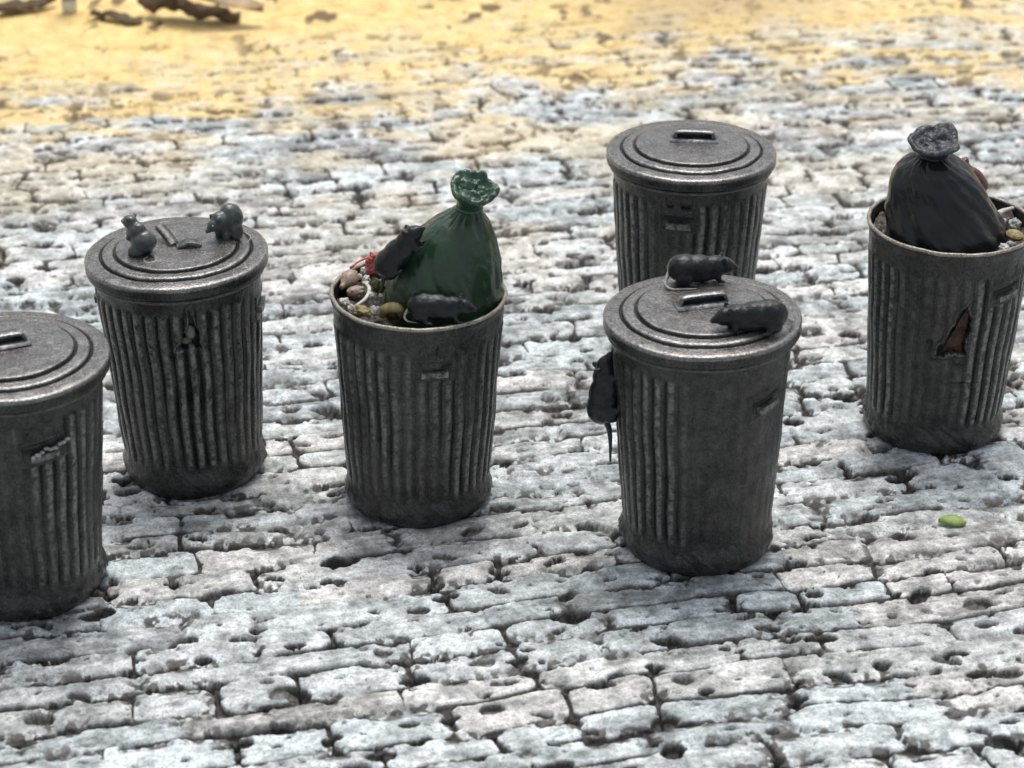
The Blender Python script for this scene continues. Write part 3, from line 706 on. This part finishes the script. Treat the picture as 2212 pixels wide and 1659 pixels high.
for k, (x, y, s, lb) in enumerate([(787, 586, .012, 'small white pebble-like scrap beside the drumstick tip in the centre dustbin'),
                                   (791, 604, .012, 'lower small white pebble-like scrap right of the brown meat'),
                                   (745, 655, .015, 'white crumb lying against the left front rim of the centre dustbin'),
                                   (812, 672, .014, 'white crumb between the curved bone and the yellow crust'),
                                   (800, 640, .011, 'white crumb just right of the curved bone'),
                                   (760, 668, .013, 'white crumb at the front rim left of the yellow crust'),
                                   (776, 598, .009, 'tiny white crumb touching the tan drumstick')]):
    lump('crumb', lb, 'crumb', spot(x, y, zt+.004), (s, s*.8, s*1.0), M_BONE, (0, 0, k), 10+k, .5, 'white crumbs in the centre dustbin')
rod('bone', 'thin curved white bone lying on the rubbish in the centre dustbin', 'bone', [spot(790, 612, zt), spot(798, 625, zt+.01), spot(790, 645, zt+.006), spot(766, 664, zt)], .0055, M_BONE, ends=.007)
lump('crust', 'yellowish crumbly crust at the front left rim of the centre dustbin', 'crust', spot(782, 672, zt+.002), (.030, .016, .012), M_YEL, (0, 0, -.5), 5, .6)
rod('bread_crust', 'arched yellow bread crust at the foot of the green bag', 'crust', [spot(826, 681, zt), spot(832, 668, zt+.028), spot(848, 664, zt+.036), spot(862, 668, zt+.028), spot(868, 681, zt)], [.010, .013, .015, .013, .010], M_YEL)
lump('brown_core', 'dark brown scrap under the arched bread crust', 'food scrap', spot(847, 680, zt), (.02, .015, .014), M_RUST, seed=8)
lump('red_rag', 'crumpled red scrap beside the climbing rat in the centre dustbin', 'scrap', spot(808, 566, zt+.03), (.022, .014, .028), M_RED, seed=6, amp=.7)
rod('red_string', 'thin red string lying along the back rim of the centre dustbin', 'string', [spot(757, 578, ZM+.009), spot(775, 565, ZM+.010), spot(795, 556, ZM+.010), spot(818, 549, ZM+.012)], .0032, M_RED)
lump('pink_scrap', 'pinkish lump below the crumpled red scrap', 'scrap', spot(801, 582, zt+.008), (.020, .014, .016), M_RED, seed=9, amp=.5)
lump('green_scrap', 'olive green scrap between bone and green bag', 'scrap', spot(818, 618, zt+.004), (.016, .012, .02), M_OLIVE, seed=12, amp=.7)
# right can
zt = .664
rod('fish_bone', 'white forked bone lying beside the black bag', 'bone', [spot(2136, 452, zt+.012), spot(2152, 462, zt+.012), spot(2166, 456, zt+.012), spot(2185, 450, zt+.012)], [.007, .010, .008, .005], M_BONE, ends=.006)
for k, (x, y, s, lb) in enumerate([(2163, 477, .015, 'white scrap just below the forked bone in the right dustbin'),
                                   (2192, 484, .020, 'large pale scrap at the right edge of the right dustbin'),
                                   (2168, 536, .016, 'pale scrap at the front rim of the right dustbin'),
                                   (2182, 528, .012, 'small pale scrap beside the one at the front rim')]):
    lump('pale_scrap', lb, 'scrap', spot(x, y, zt), (s, s*.8, s*.7), M_CHIP if k % 2 else M_BONE, (0, 0, k), 20+k, .5, 'pale scraps in the right dustbin')
bm = bmesh.new(); bmesh.ops.create_cone(bm, cap_ends=True, segments=32, radius1=.026, radius2=.026, depth=.014)
bmesh.ops.bevel(bm, geom=bm.edges[:], offset=.003, segments=2, affect='EDGES')
tag(from_bm('tin', bm, M_YEL, None, loc=spot(2192, 508, zt), rot=(.1, .15, 0)), 'small round tan tin lying at the right of the right dustbin', 'tin')
for k, (x, y, lb) in enumerate([(1944, 448, 'small olive scrap on the left rim beside the black bag'), (1956, 470, 'olive scrap inside the left rim below the other olive scrap')]):
    lump('olive_scrap', lb, 'scrap', spot(x, y, ZR-.01), (.014, .012, .022), M_OLIVE, seed=30+k, amp=.7)
# brown bottle leaning on the back rim of the right can
a = spot(2150, 428, .70); b_ = spot(2098, 366, .73)
t = thing('bottle', 'reddish brown bottle leaning on the back rim beside the black bag', 'bottle', (Rp.x+.118, Rp.y+.175, .692))
prof = [(.0005, 0), (.026, .002), (.034, .012), (.036, .035), (.034, .062), (.026, .083), (.0165, .098), (.015, .112), (.0185, .118), (.020, .128), (.017, .136), (.0005, .137)]
pr = [(p.x, p.z) for p in spline([(x, 0, z) for x, z in prof], 50)]
link('bottle_body', revolve([(abs(x), z) for x, z in pr], 48, 'bottle_body', [M_BROWN]), t)
t.rotation_euler = (R(-8), R(-34), 0); t.scale = (.86, .86, .86)

# ------------------------------------------------------------------ loose bits on the ground
bm = bmesh.new(); n = 14
V = []
for i in range(n+1):
    u = i/n; wd = .020*math.sin(math.pi*min(1, max(0, u*.94+.03)))**.6
    V.append([bm.verts.new(((u-.5)*.078, wd*s, .006+.008*math.sin(math.pi*u)-.006*abs(s)+.002*math.sin(9*u+s)+tz)) for s, tz in ((-1, 0), (-.5, .001), (0, .0015), (.5, .001), (1, 0), (.5, -.006), (0, -.007), (-.5, -.006))])
for a, b in zip(V, V[1:]):
    for k in range(8): bm.faces.new((a[k], a[(k+1) % 8], b[(k+1) % 8], b[k]))
bm.faces.new(V[0]); bm.faces.new(V[-1][::-1])
tag(from_bm('leaf_fragment', bm, M_LIME, None, loc=spot(2057, 1127, .012), rot=(.35, .05, -.1)), 'small lime green leaf fragment on the cobbles below the right dustbin', 'leaf')
# litter at the far left, on the sand
rod('twig', 'dark weathered twig lying on the yellow sand at the far left', 'twig', [spot(300, 0, .08), spot(370, 6, .08), spot(440, 24, .05), spot(525, 40, .02)], [.04, .055, .045, .02], M_WOOD, n=50, flat=.7, rough=.035)
rod('bark', 'gnarled dark bark piece behind the white stick in the far corner', 'bark', [spot(-40, 24, .03), spot(20, 18, .03), spot(70, 6, .04), spot(118, 2, .03)], [.03, .045, .05, .02], M_WOOD, n=50, flat=.6, rough=.035)
rod('bark', 'short dark bark piece right of the white stick', 'bark', [spot(205, 30, .02), spot(250, 34, .03), spot(300, 44, .02)], [.02, .035, .02], M_WOOD, n=50, flat=.6, rough=.035)
bm = bmesh.new(); n = 12; V = []
for i in range(n+1):
    u = i/n; wd = .07*math.sin(math.pi*(.06+.88*u))
    V.append([bm.verts.new(((u-.5)*.46, wd*s, .02+.03*math.sin(5*u)*.6+.03*abs(s)+dz)) for s, dz in ((-1, 0), (0, .0), (1, .0), (0, -.008))])
for a, b in zip(V, V[1:]):
    for k in range(4): bm.faces.new((a[k], a[(k+1) % 4], b[(k+1) % 4], b[k]))
bm.faces.new(V[0]); bm.faces.new(V[-1][::-1])
tag(from_bm('dry_leaf', bm, M_LEAF, None, loc=spot(460, 8, .09), rot=(.3, .12, -.12)), 'curled orange-brown dry leaf lying on the dark twig at the far left', 'leaf')
rod('stick', 'upright white stick end cut off by the top edge at the far left', 'stick', [spot(151, 26, .0), spot(151, 26, .0)+Vector((0, .0, .12)), spot(151, 26, .0)+Vector((0, .01, .4))], .036, M_WHITE, n=8)
